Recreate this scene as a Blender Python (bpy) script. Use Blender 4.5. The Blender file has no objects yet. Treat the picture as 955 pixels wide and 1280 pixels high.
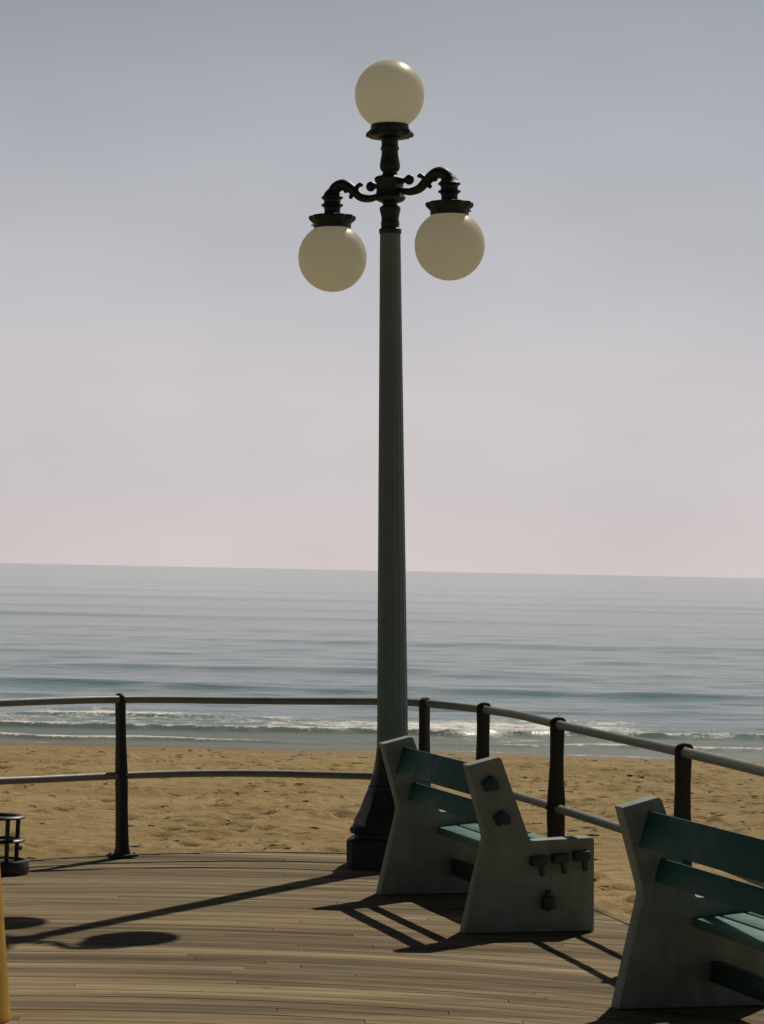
import bpy, bmesh, math, random
import numpy as np
from mathutils import Vector, Matrix, noise
R = math.radians
random.seed(7)
rng = np.random.default_rng(11)
scene = bpy.context.scene
col = scene.collection

# ------------------------------------------------------------------ helpers
def link(name, me, mat=None, parent=None, smooth=False, angle=None):
    o = bpy.data.objects.new(name, me)
    col.objects.link(o)
    if mat is not None:
        me.materials.append(mat)
    if parent is not None:
        o.parent = parent
    if smooth:
        for p in me.polygons:
            p.use_smooth = True
        if angle:
            me.set_sharp_from_angle(angle=R(angle))
    return o

def mesh_from(bm, name):
    me = bpy.data.meshes.new(name)
    bmesh.ops.recalc_face_normals(bm, faces=bm.faces[:])
    bm.to_mesh(me); bm.free()
    return me

def obj(name, bm, mat, parent=None, smooth=True, angle=35):
    return link(name, mesh_from(bm, name), mat, parent, smooth, angle)

def empty(name, loc=(0, 0, 0), rot=(0, 0, 0)):
    o = bpy.data.objects.new(name, None)
    o.empty_display_size = 0.2
    col.objects.link(o)
    o.location = loc; o.rotation_euler = rot
    return o

def tag(o, label=None, cat=None, group=None, kind=None):
    if label: o['label'] = label
    if cat: o['category'] = cat
    if group: o['group'] = group
    if kind: o['kind'] = kind
    return o

def lathe(bm, prof, seg=32, flute=None, M=None):
    """prof: list of (r, z). flute(angle, r) -> r"""
    rings = []
    for r, z in prof:
        ring = []
        for k in range(seg):
            a = 2 * math.pi * k / seg
            rr = flute(a, r, z) if flute else r
            v = Vector((rr * math.cos(a), rr * math.sin(a), z))
            ring.append(bm.verts.new(M @ v if M else v))
        rings.append(ring)
    for a, b in zip(rings, rings[1:]):
        for k in range(seg):
            bm.faces.new((a[k], a[(k + 1) % seg], b[(k + 1) % seg], b[k]))
    for ring in (rings[0], rings[-1]):
        bm.faces.new(ring)

def catmull(pts, n=8):
    P = [Vector(p) for p in pts]
    out = []
    for i in range(len(P) - 1):
        p0 = P[max(i - 1, 0)]; p1 = P[i]; p2 = P[i + 1]; p3 = P[min(i + 2, len(P) - 1)]
        for k in range(n):
            t = k / n
            out.append(0.5 * ((2 * p1) + (p2 - p0) * t + (2 * p0 - 5 * p1 + 4 * p2 - p3) * t * t + (3 * p1 - p0 - 3 * p2 + p3) * t ** 3))
    out.append(P[-1].copy())
    return out

def sweep(bm, pts, radii, seg=12, up=Vector((0, 0, 1)), squash=1.0):
    """round tube along a polyline; radii number or list"""
    n = len(pts)
    if not isinstance(radii, (list, tuple)):
        radii = [radii] * n
    rings = []
    for i, p in enumerate(pts):
        t = (pts[min(i + 1, n - 1)] - pts[max(i - 1, 0)]).normalized()
        s = t.cross(up)
        if s.length < 1e-4:
            s = t.cross(Vector((0, 1, 0)))
        s.normalize()
        u = s.cross(t).normalized()
        ring = []
        for k in range(seg):
            a = 2 * math.pi * k / seg
            ring.append(bm.verts.new(p + s * (math.cos(a) * radii[i] * squash) + u * (math.sin(a) * radii[i])))
        rings.append(ring)
    for a, b in zip(rings, rings[1:]):
        for k in range(seg):
            bm.faces.new((a[k], a[(k + 1) % seg], b[(k + 1) % seg], b[k]))
    bm.faces.new(rings[0]); bm.faces.new(rings[-1])

def box(bm, size, M=Matrix.Identity(4), bev=0.0, seg=2):
    r = bmesh.ops.create_cube(bm, size=1.0)
    vs = r['verts']
    for v in vs:
        v.co = Vector((v.co.x * size[0], v.co.y * size[1], v.co.z * size[2]))
    if bev > 0:
        es = list({e for v in vs for e in v.link_edges})
        rr = bmesh.ops.bevel(bm, geom=es, offset=bev, segments=seg, affect='EDGES', profile=0.5)
        vs = list({v for f in rr['faces'] for v in f.verts} | {v for v in vs if v.is_valid})
    for v in vs:
        v.co = M @ v.co

def T(x, y, z): return Matrix.Translation((x, y, z))

def ball(bm, c, r, seg=14, scale=(1, 1, 1)):
    bmesh.ops.create_uvsphere(bm, u_segments=seg, v_segments=max(6, seg // 2 + 1), radius=r,
                              matrix=Matrix.Translation(c) @ Matrix.Diagonal((*scale, 1)))

# ------------------------------------------------------------------ materials
def mat(name):
    m = bpy.data.materials.new(name)
    m.use_nodes = True
    nt = m.node_tree
    return m, nt, nt.nodes['Principled BSDF']

def node(nt, kind, **kw):
    n = nt.nodes.new(kind)
    for k, v in kw.items():
        setattr(n, k, v)
    return n

def noise_tex(nt, scale, detail=4, rough=0.55, coords='Object', mapping=None, src=None):
    tc = node(nt, 'ShaderNodeTexCoord')
    out = tc.outputs[coords] if src is None else src
    if mapping:
        mp = node(nt, 'ShaderNodeMapping')
        mp.inputs['Scale'].default_value = mapping
        nt.links.new(out, mp.inputs['Vector']); out = mp.outputs[0]
    n = node(nt, 'ShaderNodeTexNoise')
    n.inputs['Scale'].default_value = scale
    n.inputs['Detail'].default_value = detail
    n.inputs['Roughness'].default_value = rough
    nt.links.new(out, n.inputs['Vector'])
    return n.outputs['Fac']

def ramp(nt, fac, stops):
    r = node(nt, 'ShaderNodeValToRGB')
    el = r.color_ramp.elements
    while len(el) < len(stops):
        el.new(0.5)
    for e, (p, c) in zip(el, stops):
        e.position = p
        e.color = (*c, 1) if len(c) == 3 else c
    nt.links.new(fac, r.inputs['Fac'])
    return r.outputs['Color']

def mixc(nt, a, b, fac, mode='MIX'):
    m = node(nt, 'ShaderNodeMix', data_type='RGBA', blend_type=mode)
    for s, v in ((m.inputs['Factor'], fac), (m.inputs['A'], a), (m.inputs['B'], b)):
        if isinstance(v, (int, float)): s.default_value = v
        elif isinstance(v, tuple): s.default_value = (*v, 1)
        else: nt.links.new(v, s)
    return m.outputs['Result']

def math_(nt, op, a, b=0.0, clamp=False):
    m = node(nt, 'ShaderNodeMath', operation=op, use_clamp=clamp)
    for s, v in zip(m.inputs, (a, b)):
        if isinstance(v, (int, float)): s.default_value = v
        else: nt.links.new(v, s)
    return m.outputs[0]

def bump(nt, p, h, strength, dist, prev=None):
    b = node(nt, 'ShaderNodeBump')
    b.inputs['Strength'].default_value = strength
    b.inputs['Distance'].default_value = dist
    nt.links.new(h, b.inputs['Height'])
    if prev is not None: nt.links.new(prev, b.inputs['Normal'])
    if p is not None: nt.links.new(b.outputs[0], p.inputs['Normal'])
    return b.outputs[0]

def paint(name, c1, c2, scale=6, rough=0.5, bstr=0.25, bdist=0.003, chips=None):
    m, nt, p = mat(name)
    f = noise_tex(nt, scale, 6, 0.65)
    c = ramp(nt, f, [(0.3, c1), (0.7, c2)])
    if chips:
        f2 = noise_tex(nt, chips[1], 5, 0.7)
        k = ramp(nt, f2, [(chips[2], (0, 0, 0)), (chips[2] + 0.05, (1, 1, 1))])
        c = mixc(nt, c, chips[0], k)
    nt.links.new(c, p.inputs['Base Color'])
    r = ramp(nt, f, [(0.3, (rough - .1,) * 3), (0.7, (rough + .12,) * 3)])
    nt.links.new(r, p.inputs['Roughness'])
    bump(nt, p, noise_tex(nt, scale * 9, 4, 0.6), bstr, bdist)
    return m

M_pole = paint('aged_green_paint', (0.105, 0.17, 0.172), (0.145, 0.222, 0.222), 5, 0.55, chips=((0.05, 0.035, 0.025), 11, 0.66))
M_iron = paint('dark_cast_iron_paint', (0.0045, 0.009, 0.0095), (0.010, 0.0165, 0.017), 12, 0.5)
M_post = paint('rusty_iron', (0.010, 0.0105, 0.0095), (0.024, 0.022, 0.018), 22, 0.7, 0.4)
M_rail = paint('weathered_galvanised_pipe', (0.15, 0.165, 0.152), (0.225, 0.24, 0.22), 9, 0.5, chips=((0.09, 0.075, 0.06), 14, 0.72))
M_panel, nt, p = mat('aged_white_paint_on_concrete')
f = noise_tex(nt, 7, 6, 0.7)
c = ramp(nt, f, [(0.28, (0.195, 0.245, 0.235)), (0.5, (0.25, 0.305, 0.292)), (0.72, (0.295, 0.35, 0.338))])
gr = noise_tex(nt, 1.0, 5, 0.7, mapping=(9, 9, 1.6))                     # rain streaks and grime
c = mixc(nt, c, ramp(nt, gr, [(0.36, (0.52, 0.50, 0.42)), (0.60, (1, 1, 1))]), 0.42, 'MULTIPLY')
chip = ramp(nt, noise_tex(nt, 21, 6, 0.75), [(0.66, (0, 0, 0)), (0.69, (1, 1, 1))])
c = mixc(nt, c, (0.115, 0.105, 0.085), chip)
nt.links.new(c, p.inputs['Base Color']); p.inputs['Roughness'].default_value = 0.8
bb = bump(nt, None, noise_tex(nt, 60, 5, 0.7), 0.5, 0.004)
bb = bump(nt, None, noise_tex(nt, 9, 4, 0.6), 0.5, 0.012, bb)
bv = node(nt, 'ShaderNodeBump'); bv.invert = True
bv.inputs['Strength'].default_value = .6; bv.inputs['Distance'].default_value = .003
nt.links.new(chip, bv.inputs['Height']); nt.links.new(bb, bv.inputs['Normal']); nt.links.new(bv.outputs[0], p.inputs['Normal'])
M_teal = paint('teal_painted_wood', (0.010, 0.080, 0.072), (0.018, 0.118, 0.106), 9, 0.6, 0.3, 0.002, chips=((0.10, 0.15, 0.13), 30, 0.74))
M_teal.node_tree.nodes['Principled BSDF'].inputs['Specular IOR Level'].default_value = 0.2
M_seat = paint('sunlit_teal_seat_paint', (0.035, 0.135, 0.120), (0.07, 0.19, 0.172), 11, 0.5, 0.3, 0.002, chips=((0.16, 0.2, 0.17), 26, 0.70))  # paler copy of the slat teal: sunlight on the seat tops painted in
M_peg = paint('dark_teal_peg', (0.006, 0.036, 0.035), (0.010, 0.055, 0.052), 14, 0.5)
M_black = paint('black_painted_steel', (0.006, 0.006, 0.006), (0.014, 0.013, 0.012), 12, 0.45)
M_yellow = paint('yellow_gloss_paint', (0.42, 0.235, 0.008), (0.5, 0.29, 0.012), 8, 0.4, chips=((0.2, 0.12, 0.03), 20, 0.72))
M_weed = paint('dried_seaweed', (0.018, 0.013, 0.008), (0.05, 0.035, 0.02), 12, 0.85)

# milky lamp glass
M_globe, nt, p = mat('milky_lamp_glass')
f = noise_tex(nt, 3.0, 3, 0.5)
c = ramp(nt, f, [(0.3, (0.76, 0.75, 0.63)), (0.7, (0.83, 0.82, 0.70))])
nt.links.new(c, p.inputs['Base Color'])
p.inputs['Roughness'].default_value = 0.38
tr = node(nt, 'ShaderNodeBsdfTranslucent')
tr.inputs['Color'].default_value = (0.96, 0.96, 0.87, 1)
ms = node(nt, 'ShaderNodeMixShader'); ms.inputs[0].default_value = 0.55
nt.links.new(p.outputs[0], ms.inputs[1]); nt.links.new(tr.outputs[0], ms.inputs[2])
nt.links.new(ms.outputs[0], nt.nodes['Material Output'].inputs['Surface'])

# weathered deck boards
M_deck, nt, p = mat('weathered_deck_boards')
at = node(nt, 'ShaderNodeAttribute', attribute_name='tint')
grain = noise_tex(nt, 1.0, 6, 0.7, mapping=(.7, 34, 20))
fine = noise_tex(nt, 1.0, 5, 0.75, mapping=(5, 190, 60))
stain = noise_tex(nt, 0.9, 5, 0.6, mapping=(0.22, 3.2, 1))
c = ramp(nt, grain, [(0.28, (0.145, 0.11, 0.064)), (0.5, (0.24, 0.19, 0.118)), (0.74, (0.36, 0.298, 0.195))])
c = mixc(nt, c, ramp(nt, fine, [(0.3, (0.72, 0.7, 0.66)), (0.7, (1.15, 1.15, 1.15))]), 0.8, 'MULTIPLY')
c = mixc(nt, c, ramp(nt, stain, [(0.36, (0.42, 0.37, 0.30)), (0.60, (1.14, 1.13, 1.08))]), 0.9, 'MULTIPLY')
c = mixc(nt, c, at.outputs['Color'], 1.0, 'MULTIPLY')
sd = ramp(nt, noise_tex(nt, 1.0, 7, 0.75, mapping=(.9, 2.4, 1)), [(0.52, (0, 0, 0)), (0.80, (.55, .55, .55))])
c = mixc(nt, c, (0.32, 0.25, 0.155), sd)
kn = ramp(nt, noise_tex(nt, 1.0, 2, 0.5, mapping=(7, 11, 5)), [(0.20, (.45, .4, .35)), (0.27, (1, 1, 1))])
c = mixc(nt, c, kn, 1.0, 'MULTIPLY')
nt.links.new(c, p.inputs['Base Color'])
p.inputs['Roughness'].default_value = 0.85
p.inputs['Specular IOR Level'].default_value = 0.15
bump(nt, p, grain, 0.5, 0.004)
M_under, nt, p = mat('dark_joist_wood')
p.inputs['Base Color'].default_value = (0.02, 0.016, 0.012, 1); p.inputs['Roughness'].default_value = 0.9

# sand
M_sand, nt, p = mat('beach_sand')
big = noise_tex(nt, 0.35, 5, 0.6, mapping=(0.6, 1, 1))
mid = noise_tex(nt, 3.5, 6, 0.7)
fin = noise_tex(nt, 90, 3, 0.6)
c = ramp(nt, big, [(0.3, (0.275, 0.19, 0.077)), (0.52, (0.345, 0.247, 0.11)), (0.75, (0.40, 0.295, 0.142))])
c = mixc(nt, c, ramp(nt, mid, [(0.28, (0.66, 0.62, 0.57)), (0.55, (1.0, 1.0, 1.0)), (0.8, (1.15, 1.15, 1.15))]), 0.8, 'MULTIPLY')
c = mixc(nt, c, ramp(nt, fin, [(0.3, (0.85, 0.85, 0.85)), (0.7, (1.12, 1.12, 1.12))]), 0.7, 'MULTIPLY')
wet = node(nt, 'ShaderNodeAttribute', attribute_name='wet')
c = mixc(nt, c, mixc(nt, c, (0.55, 0.50, 0.47), 1.0, 'MULTIPLY'), wet.outputs['Fac'])
nt.links.new(c, p.inputs['Base Color'])
p.inputs['Specular IOR Level'].default_value = 0.2
rr = math_(nt, 'SUBTRACT', 0.9, math_(nt, 'MULTIPLY', wet.outputs['Fac'], 0.45))
nt.links.new(rr, p.inputs['Roughness'])
b1 = bump(nt, None, mid, 0.8, 0.09)
bump(nt, p, fin, 0.4, 0.006, b1)

# sea water with foam
M_sea, nt, p = mat('sea_water')
tc = node(nt, 'ShaderNodeTexCoord')
w1 = noise_tex(nt, 1.0, 6, 0.65, mapping=(0.7, 1.5, 1))
w2 = noise_tex(nt, 1.0, 5, 0.6, mapping=(1.7, 4.2, 1))
w3 = noise_tex(nt, 1.0, 5, 0.6, mapping=(0.035, 0.11, 1))
n3 = bump(nt, None, w3, 0.25, 0.5)
n1 = bump(nt, None, w1, 0.35, 0.12, n3)
n2 = bump(nt, p, w2, 0.35, 0.025, n1)
spx = node(nt, 'ShaderNodeSeparateXYZ'); nt.links.new(tc.outputs['Object'], spx.inputs[0])
near = node(nt, 'ShaderNodeMapRange')
for k_, v_ in (('From Min', 60), ('From Max', 420), ('To Min', 1.0), ('To Max', .62)): near.inputs[k_].default_value = v_
nt.links.new(spx.outputs['Y'], near.inputs['Value'])
for nb, st_ in ((n3, .25), (n1, .5), (n2, .5)):
    nt.links.new(math_(nt, 'MULTIPLY', near.outputs[0], st_), nb.node.inputs['Strength'])
fo = node(nt, 'ShaderNodeAttribute', attribute_name='foam')
fn = noise_tex(nt, 1.0, 8, 0.8, mapping=(1.6, 1.3, 1.5))
fn2 = noise_tex(nt, 1.0, 4, 0.7, mapping=(9, 6, 5))
fs = math_(nt, 'ADD', math_(nt, 'MULTIPLY', fn, 0.75), math_(nt, 'MULTIPLY', fn2, 0.25))
thr = math_(nt, 'SUBTRACT', 0.69, math_(nt, 'MULTIPLY', fo.outputs['Fac'], 0.285))
mask = math_(nt, 'MULTIPLY', math_(nt, 'SUBTRACT', fs, thr), 7.5, True)
body = ramp(nt, noise_tex(nt, 1.0, 4, 0.5, mapping=(0.012, 0.03, 1)), [(0.3, (0.066, 0.145, 0.145)), (0.7, (0.085, 0.172, 0.17))])
sh = node(nt, 'ShaderNodeAttribute', attribute_name='shallow')
body = mixc(nt, body, (0.17, 0.165, 0.135), math_(nt, 'MULTIPLY', sh.outputs['Fac'], 0.8))
c = mixc(nt, body, (0.86, 0.84, 0.82), mask)
nt.links.new(c, p.inputs['Base Color'])
rg = math_(nt, 'ADD', math_(nt, 'ADD', 0.10, math_(nt, 'MULTIPLY', sh.outputs['Fac'], 0.35)), math_(nt, 'MULTIPLY', mask, 0.5), True)
nt.links.new(math_(nt, 'SUBTRACT', .5, math_(nt, 'MULTIPLY', mask, .45)), p.inputs['Specular IOR Level'])
nt.links.new(rg, p.inputs['Roughness'])
p.inputs['IOR'].default_value = 1.333
p.inputs['Specular Tint'].default_value = (.82, .99, 1.0, 1)

# ------------------------------------------------------------------ the setting: sea
SEA = -2.2
def vnoise(X, Y, seed):
    """smooth value noise on arrays"""
    xi = np.floor(X).astype(np.int64); yi = np.floor(Y).astype(np.int64)
    xf = X - xi; yf = Y - yi
    def h(a, b):
        n = (a * 374761393 + b * 668265263 + seed * 982451653) & 0x7fffffff
        n = ((n ^ (n >> 13)) * 1274126177) & 0x7fffffff
        return ((n ^ (n >> 16)) & 0xffff) / 65535.0
    u = xf * xf * (3 - 2 * xf); v = yf * yf * (3 - 2 * yf)
    a = h(xi, yi) * (1 - u) + h(xi + 1, yi) * u
    b = h(xi, yi + 1) * (1 - u) + h(xi + 1, yi + 1) * u
    return a * (1 - v) + b * v - 0.5

def fbm(X, Y, seed, oct=4):
    s = 0; a = 1.0
    for o in range(oct):
        s = s + a * vnoise(X * 2 ** o, Y * 2 ** o, seed + o); a *= 0.5
    return s

def grid_mesh(name, xs, ys, Z, attrs, material):
    nx, ny = len(xs), len(ys)
    X, Y = np.meshgrid(xs, ys)
    co = np.stack([X, Y, Z], -1).reshape(-1, 3).astype(np.float32)
    idx = np.arange(nx * ny).reshape(ny, nx)
    q = np.stack([idx[:-1, :-1], idx[:-1, 1:], idx[1:, 1:], idx[1:, :-1]], -1).reshape(-1, 4)
    me = bpy.data.meshes.new(name)
    me.vertices.add(len(co)); me.vertices.foreach_set('co', co.ravel())
    me.loops.add(q.size); me.loops.foreach_set('vertex_index', q.ravel().astype(np.int32))
    me.polygons.add(len(q))
    me.polygons.foreach_set('loop_start', np.arange(0, q.size, 4, dtype=np.int32))
    me.update(calc_edges=True)
    for k, v in attrs.items():
        a = me.attributes.new(k, 'FLOAT', 'POINT')
        a.data.foreach_set('value', v.ravel().astype(np.float32))
    return link(name, me, material, None, True)

def shore(X):      # y of the water's edge
    return 57.6 + 1.6 * fbm(X * 0.07, X * 0 + 3.3, 5) + 0.7 * fbm(X * 0.35, X * 0 + 1.3, 9) - 0.02 * X

def spread(core, step, far, growth):
    a = [0.0]
    s = step
    while a[-1] < far:
        if a[-1] > core: s *= growth
        a.append(a[-1] + s)
    return a

h = spread(16, 0.17, 9000, 1.16)
xs = np.array(sorted([-v for v in h[1:]] + h))
ys = [55.0]; s = 0.16
while ys[-1] < 30000:
    if ys[-1] > 80: s *= 1.0075 if ys[-1] < 400 else 1.06
    ys.append(ys[-1] + s)
ys = np.array(ys)
X, Y = np.meshgrid(xs, ys)
DY = np.gradient(ys)[:, None]; DX = np.gradient(xs)[None, :]
Z = np.zeros_like(X)
# chop, faded where the mesh is too coarse to carry it
for k in range(34):
    lam = 1.6 * 1.105 ** k
    th = rng.normal(0, 0.42)
    kx, ky = math.sin(th) * 2 * math.pi / lam, math.cos(th) * 2 * math.pi / lam
    amp = 0.0036 * lam ** 0.8 * rng.uniform(0.6, 1.3) / (1 + (lam / 5) ** 1.8)
    fade = np.clip(lam / (np.maximum(DY, 0.35 * DX) * 4.0) - 0.6, 0, 1)
    amod = 0.55 + 0.9 * np.clip(fbm(X * 0.02 + k, Y * 0.04, 40 + k, 2) + 0.5, 0, 1)
    Z += amp * fade * amod * np.sin(kx * X + ky * Y + rng.uniform(0, 6.28))
Z *= np.clip((Y - shore(X)) / 18, 0.12, 1)
# swells rolling in: (y, half-width, height, seed, obliquity)
for (y0, wd, A, sd, ob) in ((76, 1.6, .20, 1, .02), (88, 2.3, .30, 2, -.03), (103, 2.8, .34, 3, .03), (121, 3.2, .32, 4, -.02),
                            (143, 4.0, .26, 5, .04), (172, 5.0, .32, 6, 0), (208, 6, .34, 7, .03), (252, 8, .55, 8, -.02), (285, 8, .42, 12, .02),
                            (330, 10, .36, 9, .02), (430, 14, .45, 10, 0), (600, 20, .5, 11, .02)):
    yc = y0 + ob * X + 0.10 * y0 ** 0.5 * 3.0 * fbm(X * 2.2 / y0, X * 0 + sd * 1.7, 60 + sd, 3)
    env = np.clip(0.62 + 1.3 * fbm(X * 3.0 / y0 + sd * 3.1, X * 0 + 0.5, 80 + sd, 3), 0.05, 1.3)
    d = (Y - yc) / wd
    Z += 0.55 * A * env * np.exp(-np.where(d < 0, d * d * 2.2, d * d * 0.7))
# breakers near the shore, foam on and behind their crests
foam = np.zeros_like(X)
for (y0, A, w, sd, foamw, lo) in ((60.0, .07, .30, 21, 1.2, .5), (64.6, .13, .36, 22, 3.4, .6), (69.0, .07, .5, 23, 4.0, .2)):
    yc = y0 + 1.3 * fbm(X * 0.12, X * 0 + sd, sd, 3) + .7 * fbm(X * 0.55, X * 0 + sd, sd + 4, 3) - 0.01 * X
    env = np.clip(lo + .35 + 1.5 * fbm(X * 0.14 + sd, X * 0 + 2.2, sd + 9, 3), 0.0, 1.25)
    d = Y - yc
    Z += A * env * np.exp(-np.where(d < 0, (d / w) ** 2 * 3.2, (d / (w * 2.2)) ** 2))
    f = env * np.exp(-np.where(d < -0.02, ((d + .02) / .10) ** 2, (d / foamw) ** 2))
    foam = np.maximum(foam, np.clip(f * 1.15, 0, 1.2))
# spent foam over the inshore water, wider towards the right
rightness = np.clip((X + 2) / 9, 0, 1)
spent = np.exp(-((Y - (68.0 - 0.5 * rightness)) / (5.5 + 2.5 * rightness)) ** 2) * (0.68 + 0.38 * rightness) * np.clip(0.75 + 1.4 * fbm(X * 0.1, Y * 0.22, 31, 3), 0, 1.3)
foam = np.maximum(foam, spent)
e = Y - shore(X)
foam = np.maximum(foam, 0.85 * np.exp(-((e - 0.25) / 0.4) ** 2) * np.clip(.6 + 1.6 * fbm(X * .2, X * 0, 77, 3), 0, 1))
shallow = np.clip(1 - e / 16, 0, 1)
sea = grid_mesh('sea', xs, ys, SEA + Z, {'foam': foam, 'shallow': shallow}, M_sea)
tag(sea, 'calm pale grey-green sea with low swells and small breakers', None, None, 'structure')

# ------------------------------------------------------------------ beach
h = spread(9.5, 0.065, 900, 1.16)
bx = np.array(sorted([-v for v in h[1:]] + h))
ny_ = [-40.0, -20.0, -8.0, 0.0, 8.0, 14.0, 17.0]
by = np.array(ny_ + list(np.arange(18.0, 62.0, 0.085)) + [68, 72, 78, 90, 120])
X, Y = np.meshgrid(bx, by)
Z = -1.25 - 0.95 * np.clip((Y - 18) / 42.5, -0.2, 3)
sh_ = shore(X)
Z += (Y > 40) * 0.0 - 0.018 * (Y - sh_) * (np.abs(Y - sh_) < 0)  # keep plane
k = np.clip((sh_ - Y) / 6, 0, 1)
Z = Z * 1.0
Z += (SEA - np.interp(sh_, by, -1.25 - 0.95 * np.clip((by - 18) / 42.5, -0.2, 3))) * np.exp(-((Y - sh_) / 9) ** 2)
Z += k * (0.13 * fbm(X * 0.16, Y * 0.22, 101, 3) + 0.06 * fbm(X * 0.9, Y * 1.1, 111, 3) + 0.035 * fbm(X * 3.0, Y * 3.6, 121, 3))
# footprints trodden across the sand
pts = []
for _ in range(44):
    x, y = rng.uniform(-9, 10), rng.uniform(22, 52)
    a = rng.uniform(0, 6.28)
    for st in range(rng.integers(8, 30)):
        a += rng.normal(0, 0.12)
        x += 0.66 * math.cos(a); y += 0.66 * math.sin(a)
        sd = 0.11 * (1 if st % 2 else -1)
        pts.append((x - sd * math.sin(a), y + sd * math.cos(a)))
for _ in range(900):
    pts.append((rng.uniform(-13, 13), rng.uniform(20, 56)))
for (x, y) in pts:
    i0, i1 = np.searchsorted(by, (y - .5, y + .5)); j0, j1 = np.searchsorted(bx, (x - .5, x + .5))
    if i1 <= i0 or j1 <= j0: continue
    xx, yy = X[i0:i1, j0:j1] - x, Y[i0:i1, j0:j1] - y
    r2 = (xx / .14) ** 2 + (yy / .11) ** 2
    Z[i0:i1, j0:j1] += rng.uniform(.5, 1.1) * (-0.125 * np.exp(-r2) + 0.04 * np.exp(-((np.sqrt(r2) - 1.7) / .5) ** 2)) * k[i0:i1, j0:j1]
wet = np.clip(1 - (sh_ - Y) / (2.2 + 1.2 * fbm(X * .12, X * 0, 55, 3)), 0, 1)
beach = grid_mesh('beach', bx, by, Z, {'wet': wet}, M_sand)
tag(beach, 'trampled yellow-brown sand beach between the deck and the sea', None, None, 'structure')
def beach_z(x, y):
    i = min(max(np.searchsorted(by, y), 1), len(by) - 1); j = min(max(np.searchsorted(bx, x), 1), len(bx) - 1)
    return float(Z[i, j])

# seaweed scraps, too many to count: one mass
bm = bmesh.new()
def scrap(x, y, r):
    n = random.randint(5, 8); z = beach_z(x, y)
    c = bm.verts.new((x + r * random.uniform(-.8, .8), y, z + 0.012 + r * random.uniform(.05, .3)))
    ring = []
    for k in range(n):
        a = 2 * math.pi * k / n + random.uniform(-.3, .3); q = r * random.uniform(.45, 1.35)
        ring.append(bm.verts.new((x + q * math.cos(a) * 2.6, y + q * math.sin(a) * .9, z + random.uniform(-.004, .012))))
    for k in range(n):
        bm.faces.new((ring[k], ring[(k + 1) % n], c))
for _ in range(620):
    scrap(rng.uniform(-11, 11), rng.uniform(22, 57), rng.uniform(.008, .03))
for (cx, cy, sx, sy, n) in ((-7.3, 47, .5, 1.0, 46), (-1.6, 34, 1.0, 4, 26), (5.2, 44, 1.6, 3.0, 70), (2.2, 47, 2.4, 3.0, 60), (3.9, 36, 1.4, 2.5, 40),
                            (-3.2, 29, 1.2, 2.5, 24), (0.9, 42, 1.5, 4, 30), (5.6, 38, 0.9, 2, 36), (-4.8, 41, 1.5, 3, 22), (2.5, 54, 4.0, 1.2, 40), (-2.5, 55, 3.0, 1.0, 24)):
    for _ in range(n):
        scrap(rng.normal(cx, sx), rng.normal(cy, sy), rng.uniform(.010, .045))
weed = obj('seaweed', bm, M_weed, None, False)
tag(weed, 'dark scraps of dried seaweed strewn over the sand', None, None, 'stuff')

# ------------------------------------------------------------------ railing line and deck
RAIL = [(-6.4, -4.5), (-6.1, 2.5), (-5.3, 8.8), (-4.5, 11.8), (-3.6, 13.6), (-2.85, 14.6), (-2.2, 15.30), (-1.57, 15.84), (-.87, 16.14), (-.2, 16.22), (.25, 16.10),
        (.54, 15.72), (.735, 15.05), (.925, 14.18), (1.37, 12.18), (1.685, 10.30), (2.05, 8.2), (2.40, 6.0), (3.05, 1.5), (3.9, -4.5)]
rail_xy = catmull([(x, y, 0) for x, y in RAIL], 10)
def offset(path, d):
    out = []
    for i, p in enumerate(path):
        t = (path[min(i + 1, len(path) - 1)] - path[max(i - 1, 0)]).normalized()
        out.append(p + Vector((-t.y, t.x, 0)) * d)
    return out
outline = offset(rail_xy, 0.11)
ox = np.array([p.x for p in outline]); oy = np.array([p.y for p in outline])
def inside(px, py):
    c = np.zeros(px.shape, bool)
    n = len(ox); j = n - 1
    for i in range(n):
        cond = ((oy[i] > py) != (oy[j] > py))
        with np.errstate(divide='ignore', invalid='ignore'):
            xx = (ox[j] - ox[i]) * (py - oy[i]) / (oy[j] - oy[i] + 1e-12) + ox[i]
        c ^= cond & (px < xx); j = i
    return c
def arc(x):
    d = np.abs(x + 1.0)
    return np.where(d < 2.3, d * d / 8.0, 5.29 / 8.0 + (d - 2.3) * 4.6 / 8.0)

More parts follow.
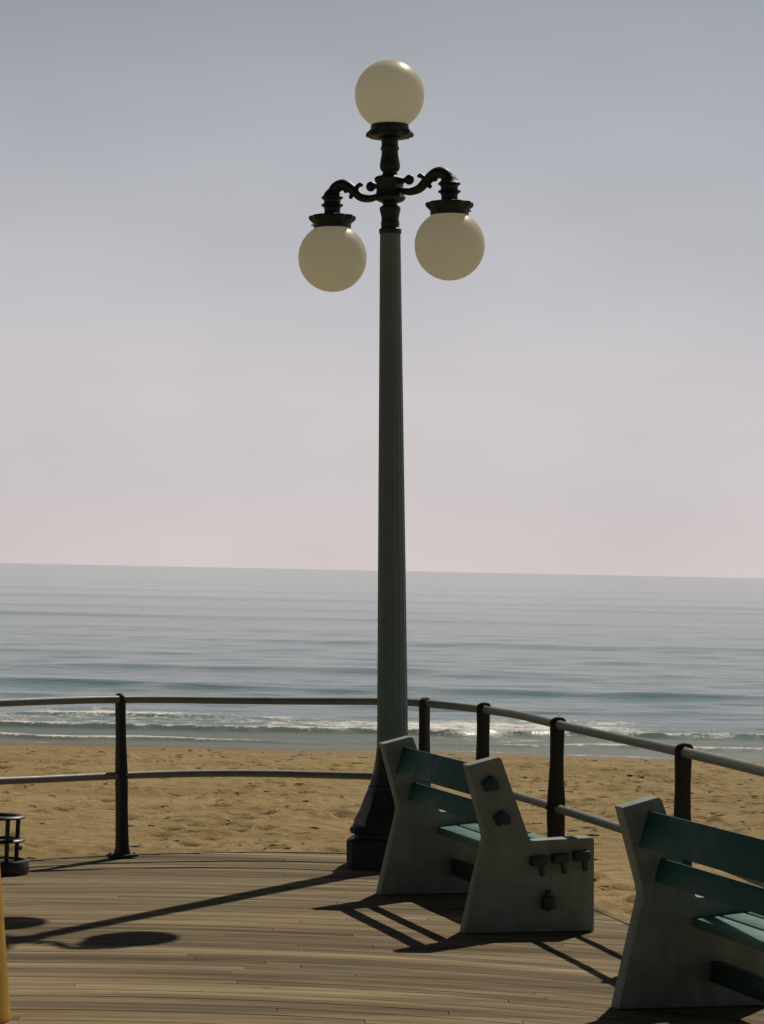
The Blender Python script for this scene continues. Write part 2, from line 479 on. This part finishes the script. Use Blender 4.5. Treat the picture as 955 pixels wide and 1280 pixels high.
verts, faces, tints = [], [], []
PW, GAP, TH = 0.082, 0.0008, 0.035
row = 0; y0 = -3.9
sx_ = np.arange(-7, 5, 0.01)
while y0 < 17.0:
    sy = y0 + PW / 2 - arc(sx_)
    ins = np.nonzero(inside(sx_, sy) & (sy > -4.2))[0]
    y0n = y0 + PW + GAP
    if len(ins) > 12:
        xa, xb = sx_[ins[0]], sx_[ins[-1]]
        cuts = [xa]; x = xa - random.uniform(0, 3.4)
        while x < xb:
            x += 3.6
            if xa + .2 < x < xb - .2: cuts.append(x)
        cuts.append(xb)
        for a, b in zip(cuts, cuts[1:]):
            n = max(1, int((b - a) / 0.25))
            t = random.gauss(1.0, 0.17); t = min(max(t, .62), 1.3)
            if random.random() < .07: t *= .72
            w = random.uniform(-.04, .05)
            tint = (t * (1 + w), t, t * (1 - w * 1.4))
            dz = random.uniform(-.0012, .0012); e = 0.0015
            base = len(verts)
            for i in range(n + 1):
                x = a + e + (b - a - 2 * e) * i / n
                ya = y0 - float(arc(np.array(x))); yb = ya + PW
                verts += [(x, ya, dz - TH), (x, ya, dz - .0015), (x, ya + .0012, dz), (x, yb - .0012, dz), (x, yb, dz - .0015), (x, yb, dz - TH)]
            for i in range(n):
                p0 = base + i * 6; p1 = p0 + 6
                for q in range(5):
                    faces.append((p0 + q, p1 + q, p1 + q + 1, p0 + q + 1)); tints.append(tint)
            faces.append(tuple(base + q for q in range(6))); tints.append(tint)
            faces.append(tuple(base + n * 6 + 5 - q for q in range(6))); tints.append(tint)
    y0 = y0n
me = bpy.data.meshes.new('deck')
me.from_pydata(verts, [], faces)
a = me.attributes.new('tint', 'FLOAT_COLOR', 'FACE')
a.data.foreach_set('color', np.array([(*t, 1) for t in tints], np.float32).ravel())
me.update()
deck = link('deck', me, M_deck)
tag(deck, 'weathered grey-brown wooden boardwalk deck of narrow curved planks', None, None, 'structure')
# bearers below, closing the gaps from underneath
bm = bmesh.new()
inner = offset(rail_xy, 0.09)
lo = [bm.verts.new((p.x, p.y, -0.30)) for p in inner]; hi = [bm.verts.new((p.x, p.y, -0.045)) for p in inner]
bm.faces.new(hi); bm.faces.new(lo[::-1])
for i in range(len(inner)):
    j = (i + 1) % len(inner)
    bm.faces.new((lo[i], lo[j], hi[j], hi[i]))
o = obj('deck_bearers', bm, M_under, None, False); o['kind'] = 'structure'
# edge board round the deck
bm = bmesh.new()
A = offset(rail_xy, 0.095); B = offset(rail_xy, 0.135)
rows_ = []
for a_, b_ in zip(A, B):
    rows_.append([bm.verts.new((a_.x, a_.y, -.28)), bm.verts.new((a_.x, a_.y, .0045)), bm.verts.new((b_.x, b_.y, .0045)), bm.verts.new((b_.x, b_.y, -.28))])
for r0, r1 in zip(rows_, rows_[1:]):
    for q in range(4):
        bm.faces.new((r0[q], r1[q], r1[(q + 1) % 4], r0[(q + 1) % 4]))
me = mesh_from(bm, 'deck_edge_board')
at_ = me.attributes.new('tint', 'FLOAT_COLOR', 'FACE')
at_.data.foreach_set('color', np.tile(np.array([.85, .85, .85, 1], np.float32), len(me.polygons)))
o = link('deck_edge_board', me, M_deck); o['kind'] = 'structure'

# ------------------------------------------------------------------ railing
railing = empty('railing', (-.2, 16.22, 0))
tag(railing, 'two-rail grey pipe railing on dark rusty iron posts, curving round the deck edge', 'railing')
inv = Matrix.Translation((.2, -16.22, 0))
def rail_tube(name, z, r, wob):
    bm = bmesh.new()
    pts = []
    for i, p in enumerate(rail_xy):
        q = inv @ Vector((p.x, p.y, z + wob * math.sin(i * .23 + z * 5)))
        pts.append(q)
    sweep(bm, pts, r, 14)
    return obj(name, bm, M_rail, railing, True, 40)
rail_tube('top_rail', 0.943, 0.0235, 0.004)
rail_tube('middle_rail', 0.492, 0.0225, 0.004)
def post(x, y, lean, tang):
    """blade-like cast post: depth across the rail (local x), width along it (local y)"""
    bm = bmesh.new()
    #  z, inner edge, outer edge (across rail), half width along the rail
    secs = [(0.0, -.064, .064, .050), (.022, -.058, .058, .046), (.06, -.047, .047, .038), (.14, -.044, .044, .034), (.30, -.045, .044, .031), (.44, -.050, .046, .030), (.50, -.050, .047, .030),
            (.57, -.046, .043, .029), (.66, -.039, .036, .029), (.76, -.037, .034, .028), (.86, -.037, .036, .028), (.92, -.038, .038, .027), (.945, -.037, .037, .026), (.957, -.034, .030, .024), (.961, -.026, .020, .018)]
    rings = []
    for z, a_, b_, w in secs:
        ring = []; n = 16
        w *= .84
        for k in range(n):
            t = 2 * math.pi * k / n
            cx_, sy_ = math.cos(t), math.sin(t)
            ex = 0.45
            px = (a_ + b_) / 2 + (b_ - a_) / 2 * math.copysign(abs(cx_) ** ex, cx_)
            py = w * math.copysign(abs(sy_) ** ex, sy_)
            ring.append(bm.verts.new((px + .0035 * noise.noise((px * 40, py * 40, z * 22 + x)), py, z)))
        rings.append(ring)
    for r0, r1 in zip(rings, rings[1:]):
        for k in range(16):
            bm.faces.new((r0[k], r0[(k + 1) % 16], r1[(k + 1) % 16], r1[k]))
    bm.faces.new(rings[0]); bm.faces.new(rings[-1])
    # hook that folds over the top rail, and a clamp band at the middle rail
    hook = [Vector((-.034, 0, .940)), Vector((-.026, 0, .962)), Vector((.0, 0, .973)), Vector((.028, 0, .970)), Vector((.046, 0, .956))]
    sweep(bm, catmull(hook, 4), [.017] * 13 + [.015, .012, .009, .005], 10, Vector((0, 1, 0)), .62)
    ball(bm, (-.049, 0, .495), .012, 10)
    box(bm, (.135, .15, .018), T(0, 0, .013), .006)
    for sx2 in (-.048, .048):
        for sy2 in (-.056, .056):
            ball(bm, (sx2, sy2, .023), .009, 8)
    o = obj('post', bm, M_post, railing, True, 50)
    o.matrix_local = inv @ Matrix.Translation((x, y, 0.0015)) @ Matrix.Rotation(lean, 4, 'Y') @ Matrix.Rotation(math.atan2(-tang[0], tang[1]) + math.pi, 4, 'Z')
    return o
POSTS = [(-1.57, 15.84, -.034), (.25, 16.10, -.02), (.60, 15.62, -.012), (.95, 14.18, -.008), (1.395, 12.18, -.004), (1.70, 10.30, 0), (2.05, 8.2, 0), (2.40, 6.0, 0), (2.7, 3.9, 0), (3.05, 1.5, 0),
         (-2.85, 14.6, -.01), (-3.95, 13.0, 0), (-4.75, 11.0, 0), (-5.3, 8.8, 0), (-5.66, 6.6, 0), (-5.92, 4.4, 0), (-6.12, 2.2, 0)]
for (x, y, ln) in POSTS:
    i = min(range(len(rail_xy)), key=lambda q: (rail_xy[q] - Vector((x, y, 0))).length)
    t = (rail_xy[min(i + 1, len(rail_xy) - 1)] - rail_xy[max(i - 1, 0)]).normalized()
    c_ = rail_xy[i]
    # keep the foot where it is; the rails pass through the post's upper part
    sh2 = -0.9 * math.sin(ln) * 0.5
    post(c_.x + sh2, c_.y, ln, t)

# ------------------------------------------------------------------ street lamp
lamp = empty('street_lamp', (.066, 15.66, .002), (0, -.0246, 0))
tag(lamp, 'tall dark green lamp post with three milky globes standing on the deck', 'street lamp')
# square stepped plinth and flared foot
def square_ring(bm, half, z, n=9, soft=.12):
    vs = []
    for k in range(40):
        t = 2 * math.pi * (k + .5) / 40
        c_, s_ = math.cos(t), math.sin(t)
        q = (abs(c_) ** 7 + abs(s_) ** 7) ** (-1 / 7)
        vs.append(bm.verts.new((half * q * c_, half * q * s_, z)))
    return vs
bm = bmesh.new()
prev = None
for half, z in ((.256, 0), (.256, .165), (.25, .176), (.214, .18), (.21, .205), (.234, .214), (.238, .232), (.232, .25)):
    r_ = square_ring(bm, half, z)
    if prev:
        for k in range(40): bm.faces.new((prev[k], prev[(k + 1) % 40], r_[(k + 1) % 40], r_[k]))
    else: bm.faces.new(r_)
    prev = r_
bm.faces.new(prev)
pl = obj('plinth', bm, M_iron, lamp, True, 30)
pl.rotation_euler = (0, 0, R(-8))
bm = bmesh.new()
def octo(a, r, z):   # octagonal foot melting into the round shaft
    m = max(0, min(1, (.62 - z) / .3))
    seg = math.pi / 4
    q = (a % seg) - seg / 2
    return r * ((1 - m) + m * math.cos(seg / 2) / math.cos(q) * 1.04)
lathe(bm, [(.226, .25), (.222, .275), (.208, .30), (.186, .345), (.167, .40), (.150, .445), (.143, .458), (.143, .476), (.133, .486), (.130, .505), (.113, .57), (.101, .64), (.0955, .70)], 48, octo)
obj('flared_foot', bm, M_iron, lamp, True, 30)
bm = bmesh.new()
def flute(a, r, z):
    return r * (1 - .045 * (0.5 + 0.5 * math.cos(a * 16)) ** 2)
prof = [(.0945, .70), (.0925, .80)]
for i in range(1, 13):
    t = i / 12
    prof.append((.0925 + (.062 - .0925) * t ** 1.05, .80 + (3.745 - .80) * t))
prof += [(.063, 3.75)]
lathe(bm, prof, 96, flute)
obj('pole', bm, M_pole, lamp, True, 40)
# head column (turned collar, vases, hub) in heights above the deck
bm = bmesh.new()
V = lambda v: 1.75 + (713.2 - v) / 210.7
lathe(bm, [(.062, 3.748), (.067, 3.756), (.067, V(286)), (.053, V(284)), (.056, V(279)), (.053, V(275)), (.051, V(273)), (.057, V(266)), (.062, V(262)), (.0625, V(259)), (.056, V(257.5)), (.044, V(256)), (.044, V(253.5)), (.056, V(252)), (.04, V(249)), (.04, V(222)), (.058, V(220.5)), (.05, V(218)), (.0437, V(216)), (.0437, V(213.5)), (.054, V(212)), (.061, V(208.5)), (.0605, V(205)), (.056, V(199)), (.050, V(192)), (.0495, V(187)), (.055, V(185.5)), (.0555, V(183)), (.050, V(182)), (.050, V(173)), (.07, V(172))], 32)
obj('head_column', bm, M_iron, lamp, True, 40)
bm = bmesh.new()
pv = None
for half, z in ((.05, V(252)), (.066, V(250)), (.076, V(246)), (.068, V(243)), (.064, V(236)), (.064, V(229)), (.072, V(226)), (.076, V(222.5)), (.066, V(220)), (.05, V(218.5))):
    r_ = square_ring(bm, half, z)
    if pv:
        for k in range(40): bm.faces.new((pv[k], pv[(k + 1) % 40], r_[(k + 1) % 40], r_[k]))
    else: bm.faces.new(r_)
    pv = r_
bm.faces.new(pv)
AZ = math.atan2(-.20, .335)
hb = obj('hub', bm, M_iron, lamp, True, 30); hb.rotation_euler = (0, 0, AZ)

def fitter(bm, x, zbase, up):
    """scalloped gallery that grips a globe; up=+1 opens upwards"""
    def scal(a, r, z):
        return r * (1 + (.06 * math.cos(a * 10) if r > .122 else 0))
    s = up
    prof = [(.052, 0), (.075, .004 * s), (.118, .004 * s), (.132, .008 * s), (.136, .020 * s), (.130, .034 * s), (.122, .046 * s), (.114, .054 * s), (.113, .078 * s), (.108, .082 * s)]
    lathe(bm, prof, 60, scal, T(x, 0, zbase))
    for k in range(3):
        a = k * 2.094 + .4
        d = Vector((math.cos(a), math.sin(a), 0))
        sweep(bm, [Vector((x, 0, zbase + .06 * s)) + d * .10, Vector((x, 0, zbase + .06 * s)) + d * .128], .005, 8)
def globe(bm, c, r):
    bmesh.ops.create_uvsphere(bm, u_segments=48, v_segments=32, radius=r, matrix=Matrix.Translation(c))
bm = bmesh.new()
fitter(bm, 0, V(171.5), 1)
obj('globe_fitter', bm, M_iron, lamp, True, 40)
bm = bmesh.new(); globe(bm, (0, 0, V(117)), .2075)
g = obj('globe', bm, M_globe, lamp, True, None)
g.data.name = 'globe'
ARM = .405
def arm(name, sgn, dz):
    """scrolled bracket in its own x-z plane, reaching out along +x"""
    root_z = V(240)
    k = ARM / 71.5      # metres per photo pixel along the arm
    P = lambda du, v: Vector((du * k, 0, V(v) + dz))
    bm = bmesh.new()
    path = catmull([P(12, 243.5), P(18, 246.5), P(26, 247.6), P(36, 244.5), P(45, 235.5), P(53, 229), P(60, 227.2), P(67, 230.5), P(71, 238), P(71.5, 246)], 6)
    n = len(path)
    rad = [.0165 + .0185 * min(1, i / (n * .62)) for i in range(n)]
    sweep(bm, path, rad, 14, Vector((0, 1, 0)))
    # the scroll that curls back above the hub end
    sweep(bm, [P(10, 233), P(16, 233), P(21, 232.5)], [.02, .015, .018], 10, Vector((0, 1, 0)))
    ball(bm, P(23.5, 232.5), .031, 16, (1, .8, 1))
    # leaf tips
    for pts, r0 in (([P(44, 236), P(40, 231), P(36.5, 228.5), P(34.5, 230.5)], .016), ([P(50, 234), P(48, 239), P(47.5, 243), P(49.5, 243.5)], .013), ([P(57, 231), P(55, 236), P(53, 236)], .012)):
        q = catmull(pts, 4); sweep(bm, q, [r0 - .005 * (i / len(q)) for i in range(len(q))], 8, Vector((0, 1, 0)))
    ball(bm, P(48.2, 243.2), .014, 10)
    # turned socket above the gallery
    x = 71.5 * k
    z = lambda v: V(v) + dz
    lathe(bm, [(.030, z(232)), (.046, z(236)), (.054, z(239.5)), (.066, z(241.5)), (.066, z(243)), (.052, z(245)), (.050, z(249)), (.066, z(251)), (.067, z(252.5)), (.052, z(254.5)), (.048, z(258)), (.049, z(262)), (.060, z(264.5))], 28, None, T(x, 0, 0))
    o = obj('arm', bm, M_iron, lamp, True, 45)
    bm = bmesh.new(); fitter(bm, x, V(264) + dz, -1)
    fo_ = obj('globe_fitter', bm, M_iron, lamp, True, 40)
    bm = bmesh.new(); globe(bm, (x, 0, V(318.5) + dz), .2065)
    g_ = obj('globe', bm, M_globe, lamp, True, None)
    for q in (o, fo_, g_):
        q.rotation_euler = (0, 0, AZ if sgn > 0 else AZ + math.pi)
arm('arm', 1, .032)
arm('arm', -1, .012)

# ------------------------------------------------------------------ benches
def panel_profile():
    P = [(0.0, 0.0), (.066, .30), (.093, .415), (.1, .455), (.093, .495), (.0, .812)]
    P += [(.148, .850), (.160, .850), (.170, .842), (.177, .826), (.318, .462), (.328, .448), (.345, .445),
          (.632, .462), (.648, .458), (.656, .444), (.657, .43), (.668, 0.0)]
    return P
def make_bench(loc):
    root = empty('park_bench', loc, (0, 0, math.atan2(.270, .963)))
    # local x = the way it faces, local y = along the slats (away from the photographer), near panel at y 0
    L, TP = 1.516, .095
    for y in (0.0, L):
        bm = bmesh.new()
        pf = panel_profile()
        a_ = [bm.verts.new((s, y, h_)) for s, h_ in pf]; b_ = [bm.verts.new((s, y + TP, h_)) for s, h_ in pf]
        n = len(pf)
        bm.faces.new(a_); bm.faces.new(b_[::-1])
        for i in range(n):
            bm.faces.new((a_[i], b_[i], b_[(i + 1) % n], a_[(i + 1) % n]))
        bmesh.ops.recalc_face_normals(bm, faces=bm.faces[:])
        es = [e for e in bm.edges if any(len(f.verts) > 6 for f in e.link_faces) and e.calc_length() > .02]
        bmesh.ops.bevel(bm, geom=es, offset=.009, segments=2, affect='EDGES', profile=.5)
        obj('end_panel', bm, M_panel, root, True, 32)
    lean = math.atan2(.104, .355)
    def slat(name, s, hgt, w, t, rot, ends, kind):
        """w across the board in its own plane, t its thickness; rot about the slat axis"""
        Mx = Matrix.Translation((s, (L + TP) / 2, hgt)) @ Matrix.Rotation(rot, 4, 'Y')
        bm = bmesh.new()
        box(bm, (w, L - TP - .002, t), Mx, .005)
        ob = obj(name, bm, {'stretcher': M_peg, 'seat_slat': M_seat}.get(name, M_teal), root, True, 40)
        # tenon ends that come through the panels, each locked with a peg
        for yy, sg in ((0.0, -1), (L + TP, 1)):
            bm = bmesh.new()
            M2 = Matrix.Translation((s, yy + sg * .018, hgt)) @ Matrix.Rotation(rot, 4, 'Y')
            if kind == 'back':
                box(bm, (.052, .05, .060), M2, .007)
                box(bm, (.078, .034, .024), M2 @ T(0, .004, -.008), .005)
                box(bm, (.022, .036, .088), M2 @ T(.004, .004, 0), .005)
            elif kind == 'seat':
                box(bm, (.078, .055, .046), M2, .005)
                box(bm, (.022, .024, .095), M2 @ T(.012, sg * .012, -.028), .004)
            else:
                box(bm, (.070, .05, .062), M2, .012)
                box(bm, (.022, .03, .10), M2 @ T(-.002, 0, .012), .005)
            obj('tenon_peg', bm, M_peg, ob, True, 40)
        return ob
    up = -(math.pi / 2 - lean) 
    slat('backrest_slat', .112, .722, .150, .042, math.pi / 2 + lean * -1 + 0 if False else math.pi / 2 + lean, True, 'back')
    slat('backrest_slat', .176, .556, .098, .042, math.pi / 2 + lean, True, 'back')
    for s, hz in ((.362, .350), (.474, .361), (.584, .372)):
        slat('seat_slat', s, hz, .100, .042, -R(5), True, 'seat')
    slat('stretcher', .42, .145, .05, .085, 0, True, 'low')
    return root
b1 = make_bench((.398, 12.80, .003))
tag(b1, 'teal-slatted bench with off-white end panels beside the foot of the lamp post', 'bench', 'benches along the railing')
def copy_tree(o, parent=None):
    c_ = o.copy(); col.objects.link(c_)
    if parent is not None: c_.parent = parent
    for ch in list(o.children): copy_tree(ch, c_)
    return c_
b2 = copy_tree(b1)
b2.location = (.948 + .41, 10.66 - 1.461, .003)
tag(b2, 'nearer teal-slatted bench, partly out of the picture, farther from the lamp post', 'bench', 'benches along the railing')

# ------------------------------------------------------------------ black tiered stand at the rail
st = empty('metal_stand', (-2.165, 14.93, .003))
tag(st, 'low black metal stand with two hoops on a round base by the railing', 'stand')
bm = bmesh.new()
lathe(bm, [(.168, 0), (.172, .01), (.172, .066), (.166, .074), (.150, .076), (.143, .064), (.05, .06)], 48)
obj('base', bm, M_black, st, True, 40)
for z in (.185, .315):
    bm = bmesh.new()
    ring = [Vector((.122 * math.cos(2 * math.pi * k / 40), .122 * math.sin(2 * math.pi * k / 40), z)) for k in range(41)]
    sweep(bm, ring, .011, 10, squash=2.4)
    obj('hoop', bm, M_black, st, True, 60)
for k in range(4):
    a_ = -R(58) + k * math.pi / 2
    bm = bmesh.new()
    sweep(bm, [Vector((.108 * math.cos(a_), .108 * math.sin(a_), .06)), Vector((.112 * math.cos(a_), .112 * math.sin(a_), .19)), Vector((.116 * math.cos(a_), .116 * math.sin(a_), .318))], .013, 10, Vector((0, 1, 0)))
    obj('strut', bm, M_black, st, True, 60)

# ------------------------------------------------------------------ yellow border strip at the left edge, added as a made-up tapered solid
bo = empty('border_strip', (-1.627, 10.15, .003))
tag(bo, 'yellow border strip built as an added tapered upright on the deck planks', 'border_strip')
bm = bmesh.new()
lathe(bm, [(.203, 0), (.203, .01), (.199, .03), (.155, .5), (.113, .93), (.110, .94)], 48)
obj('body', bm, M_yellow, bo, True, 50)
bm = bmesh.new()
lathe(bm, [(.116, .9405), (.118, .95), (.112, .962), (.09, .977), (.05, .988), (.01, .991)], 48)
obj('cap', bm, M_yellow, bo, True, 50)

# ------------------------------------------------------------------ camera
cd = bpy.data.cameras.new('camera'); cam = bpy.data.objects.new('camera', cd); col.objects.link(cam)
cd.sensor_fit = 'VERTICAL'; cd.sensor_height = 36.0; cd.sensor_width = 27.0
cd.lens = 3300 / 1280 * 36
cd.clip_start = 0.1; cd.clip_end = 60000
cam.matrix_world = Matrix.Translation((-.042, 0, 1.75)) @ Matrix.Rotation(R(90) + math.atan(73 / 3300), 4, 'X') @ Matrix.Rotation(.02, 4, 'Z')
scene.camera = cam

# ------------------------------------------------------------------ light
SUN_EL = R(47.2); az = Vector((.442, .897)).normalized()
d = Vector((az.x * math.cos(SUN_EL), az.y * math.cos(SUN_EL), math.sin(SUN_EL)))
sd_ = bpy.data.lights.new('sun', 'SUN'); so = bpy.data.objects.new('sun', sd_); col.objects.link(so)
sd_.energy = 5.0; sd_.angle = R(.55); sd_.color = (1.0, .91, .76)
so.rotation_euler = d.to_track_quat('Z', 'Y').to_euler()
so.location = d * 60
w = bpy.data.worlds.new('World'); scene.world = w; w.use_nodes = True
nt = w.node_tree
sky = node(nt, 'ShaderNodeTexSky', sky_type='NISHITA', sun_disc=False)
sky.sun_elevation = SUN_EL
sky.sun_rotation = math.atan2(az.x, az.y)
sky.altitude = 0; sky.air_density = 1.0; sky.dust_density = 1.6; sky.ozone_density = 1.0
hs = node(nt, 'ShaderNodeHueSaturation'); hs.inputs['Saturation'].default_value = 0.6
nt.links.new(sky.outputs[0], hs.inputs['Color'])
# sea haze: the air whitens towards the horizon
tcw = node(nt, 'ShaderNodeTexCoord'); sp = node(nt, 'ShaderNodeSeparateXYZ')
nt.links.new(tcw.outputs['Generated'], sp.inputs[0])
SK = 1 / (0.06 * 2 ** -0.6)
hz = ramp(nt, math_(nt, 'MULTIPLY', sp.outputs['Z'], 1.0, True), [(q, tuple(SK * v for v in c_)) for q, c_ in (
    (0.0, (.665, .60, .595)), (.065, (.62, .585, .60)), (.125, (.505, .512, .55)), (.205, (.35, .377, .415)), (.31, (.08, .10, .125)), (1.0, (.022, .03, .042)))])
hf = ramp(nt, sp.outputs['Z'], [(0.0, (.97,) * 3), (.22, (.93,) * 3), (1.0, (.95,) * 3)])
tm = mixc(nt, hs.outputs[0], hz, hf)
dt = node(nt, 'ShaderNodeVectorMath', operation='DOT_PRODUCT')     # the half of the sky away from the sun is dimmer
nt.links.new(tcw.outputs['Generated'], dt.inputs[0]); dt.inputs[1].default_value = (az.x, az.y, 0)
mr = node(nt, 'ShaderNodeMapRange'); mr.interpolation_type = 'SMOOTHSTEP'
for k_, v_ in (('From Min', -.6), ('From Max', .85), ('To Min', .26), ('To Max', 1.0)): mr.inputs[k_].default_value = v_
nt.links.new(dt.outputs['Value'], mr.inputs['Value'])
tm = mixc(nt, tm, mr.outputs[0], 1.0, 'MULTIPLY')
# faint unevenness of the haze
hn = noise_tex(nt, 1.0, 4, 0.5, 'Generated', (4.5, 4.5, 9))
tm = mixc(nt, tm, ramp(nt, hn, [(.3, (.90, .90, .905)), (.7, (1.07, 1.065, 1.06))]), 1.0, 'MULTIPLY')
bg = nt.nodes['Background']
nt.links.new(tm, bg.inputs['Color']); bg.inputs['Strength'].default_value = 0.06

scene.view_settings.view_transform = 'Standard'
scene.view_settings.look = 'None'
scene.view_settings.gamma = 1.0
scene.view_settings.use_curve_mapping = False
scene.view_settings.exposure = -0.6
scene.render.engine = 'CYCLES'
scene.cycles.max_bounces = 10
scene.cycles.diffuse_bounces = 8
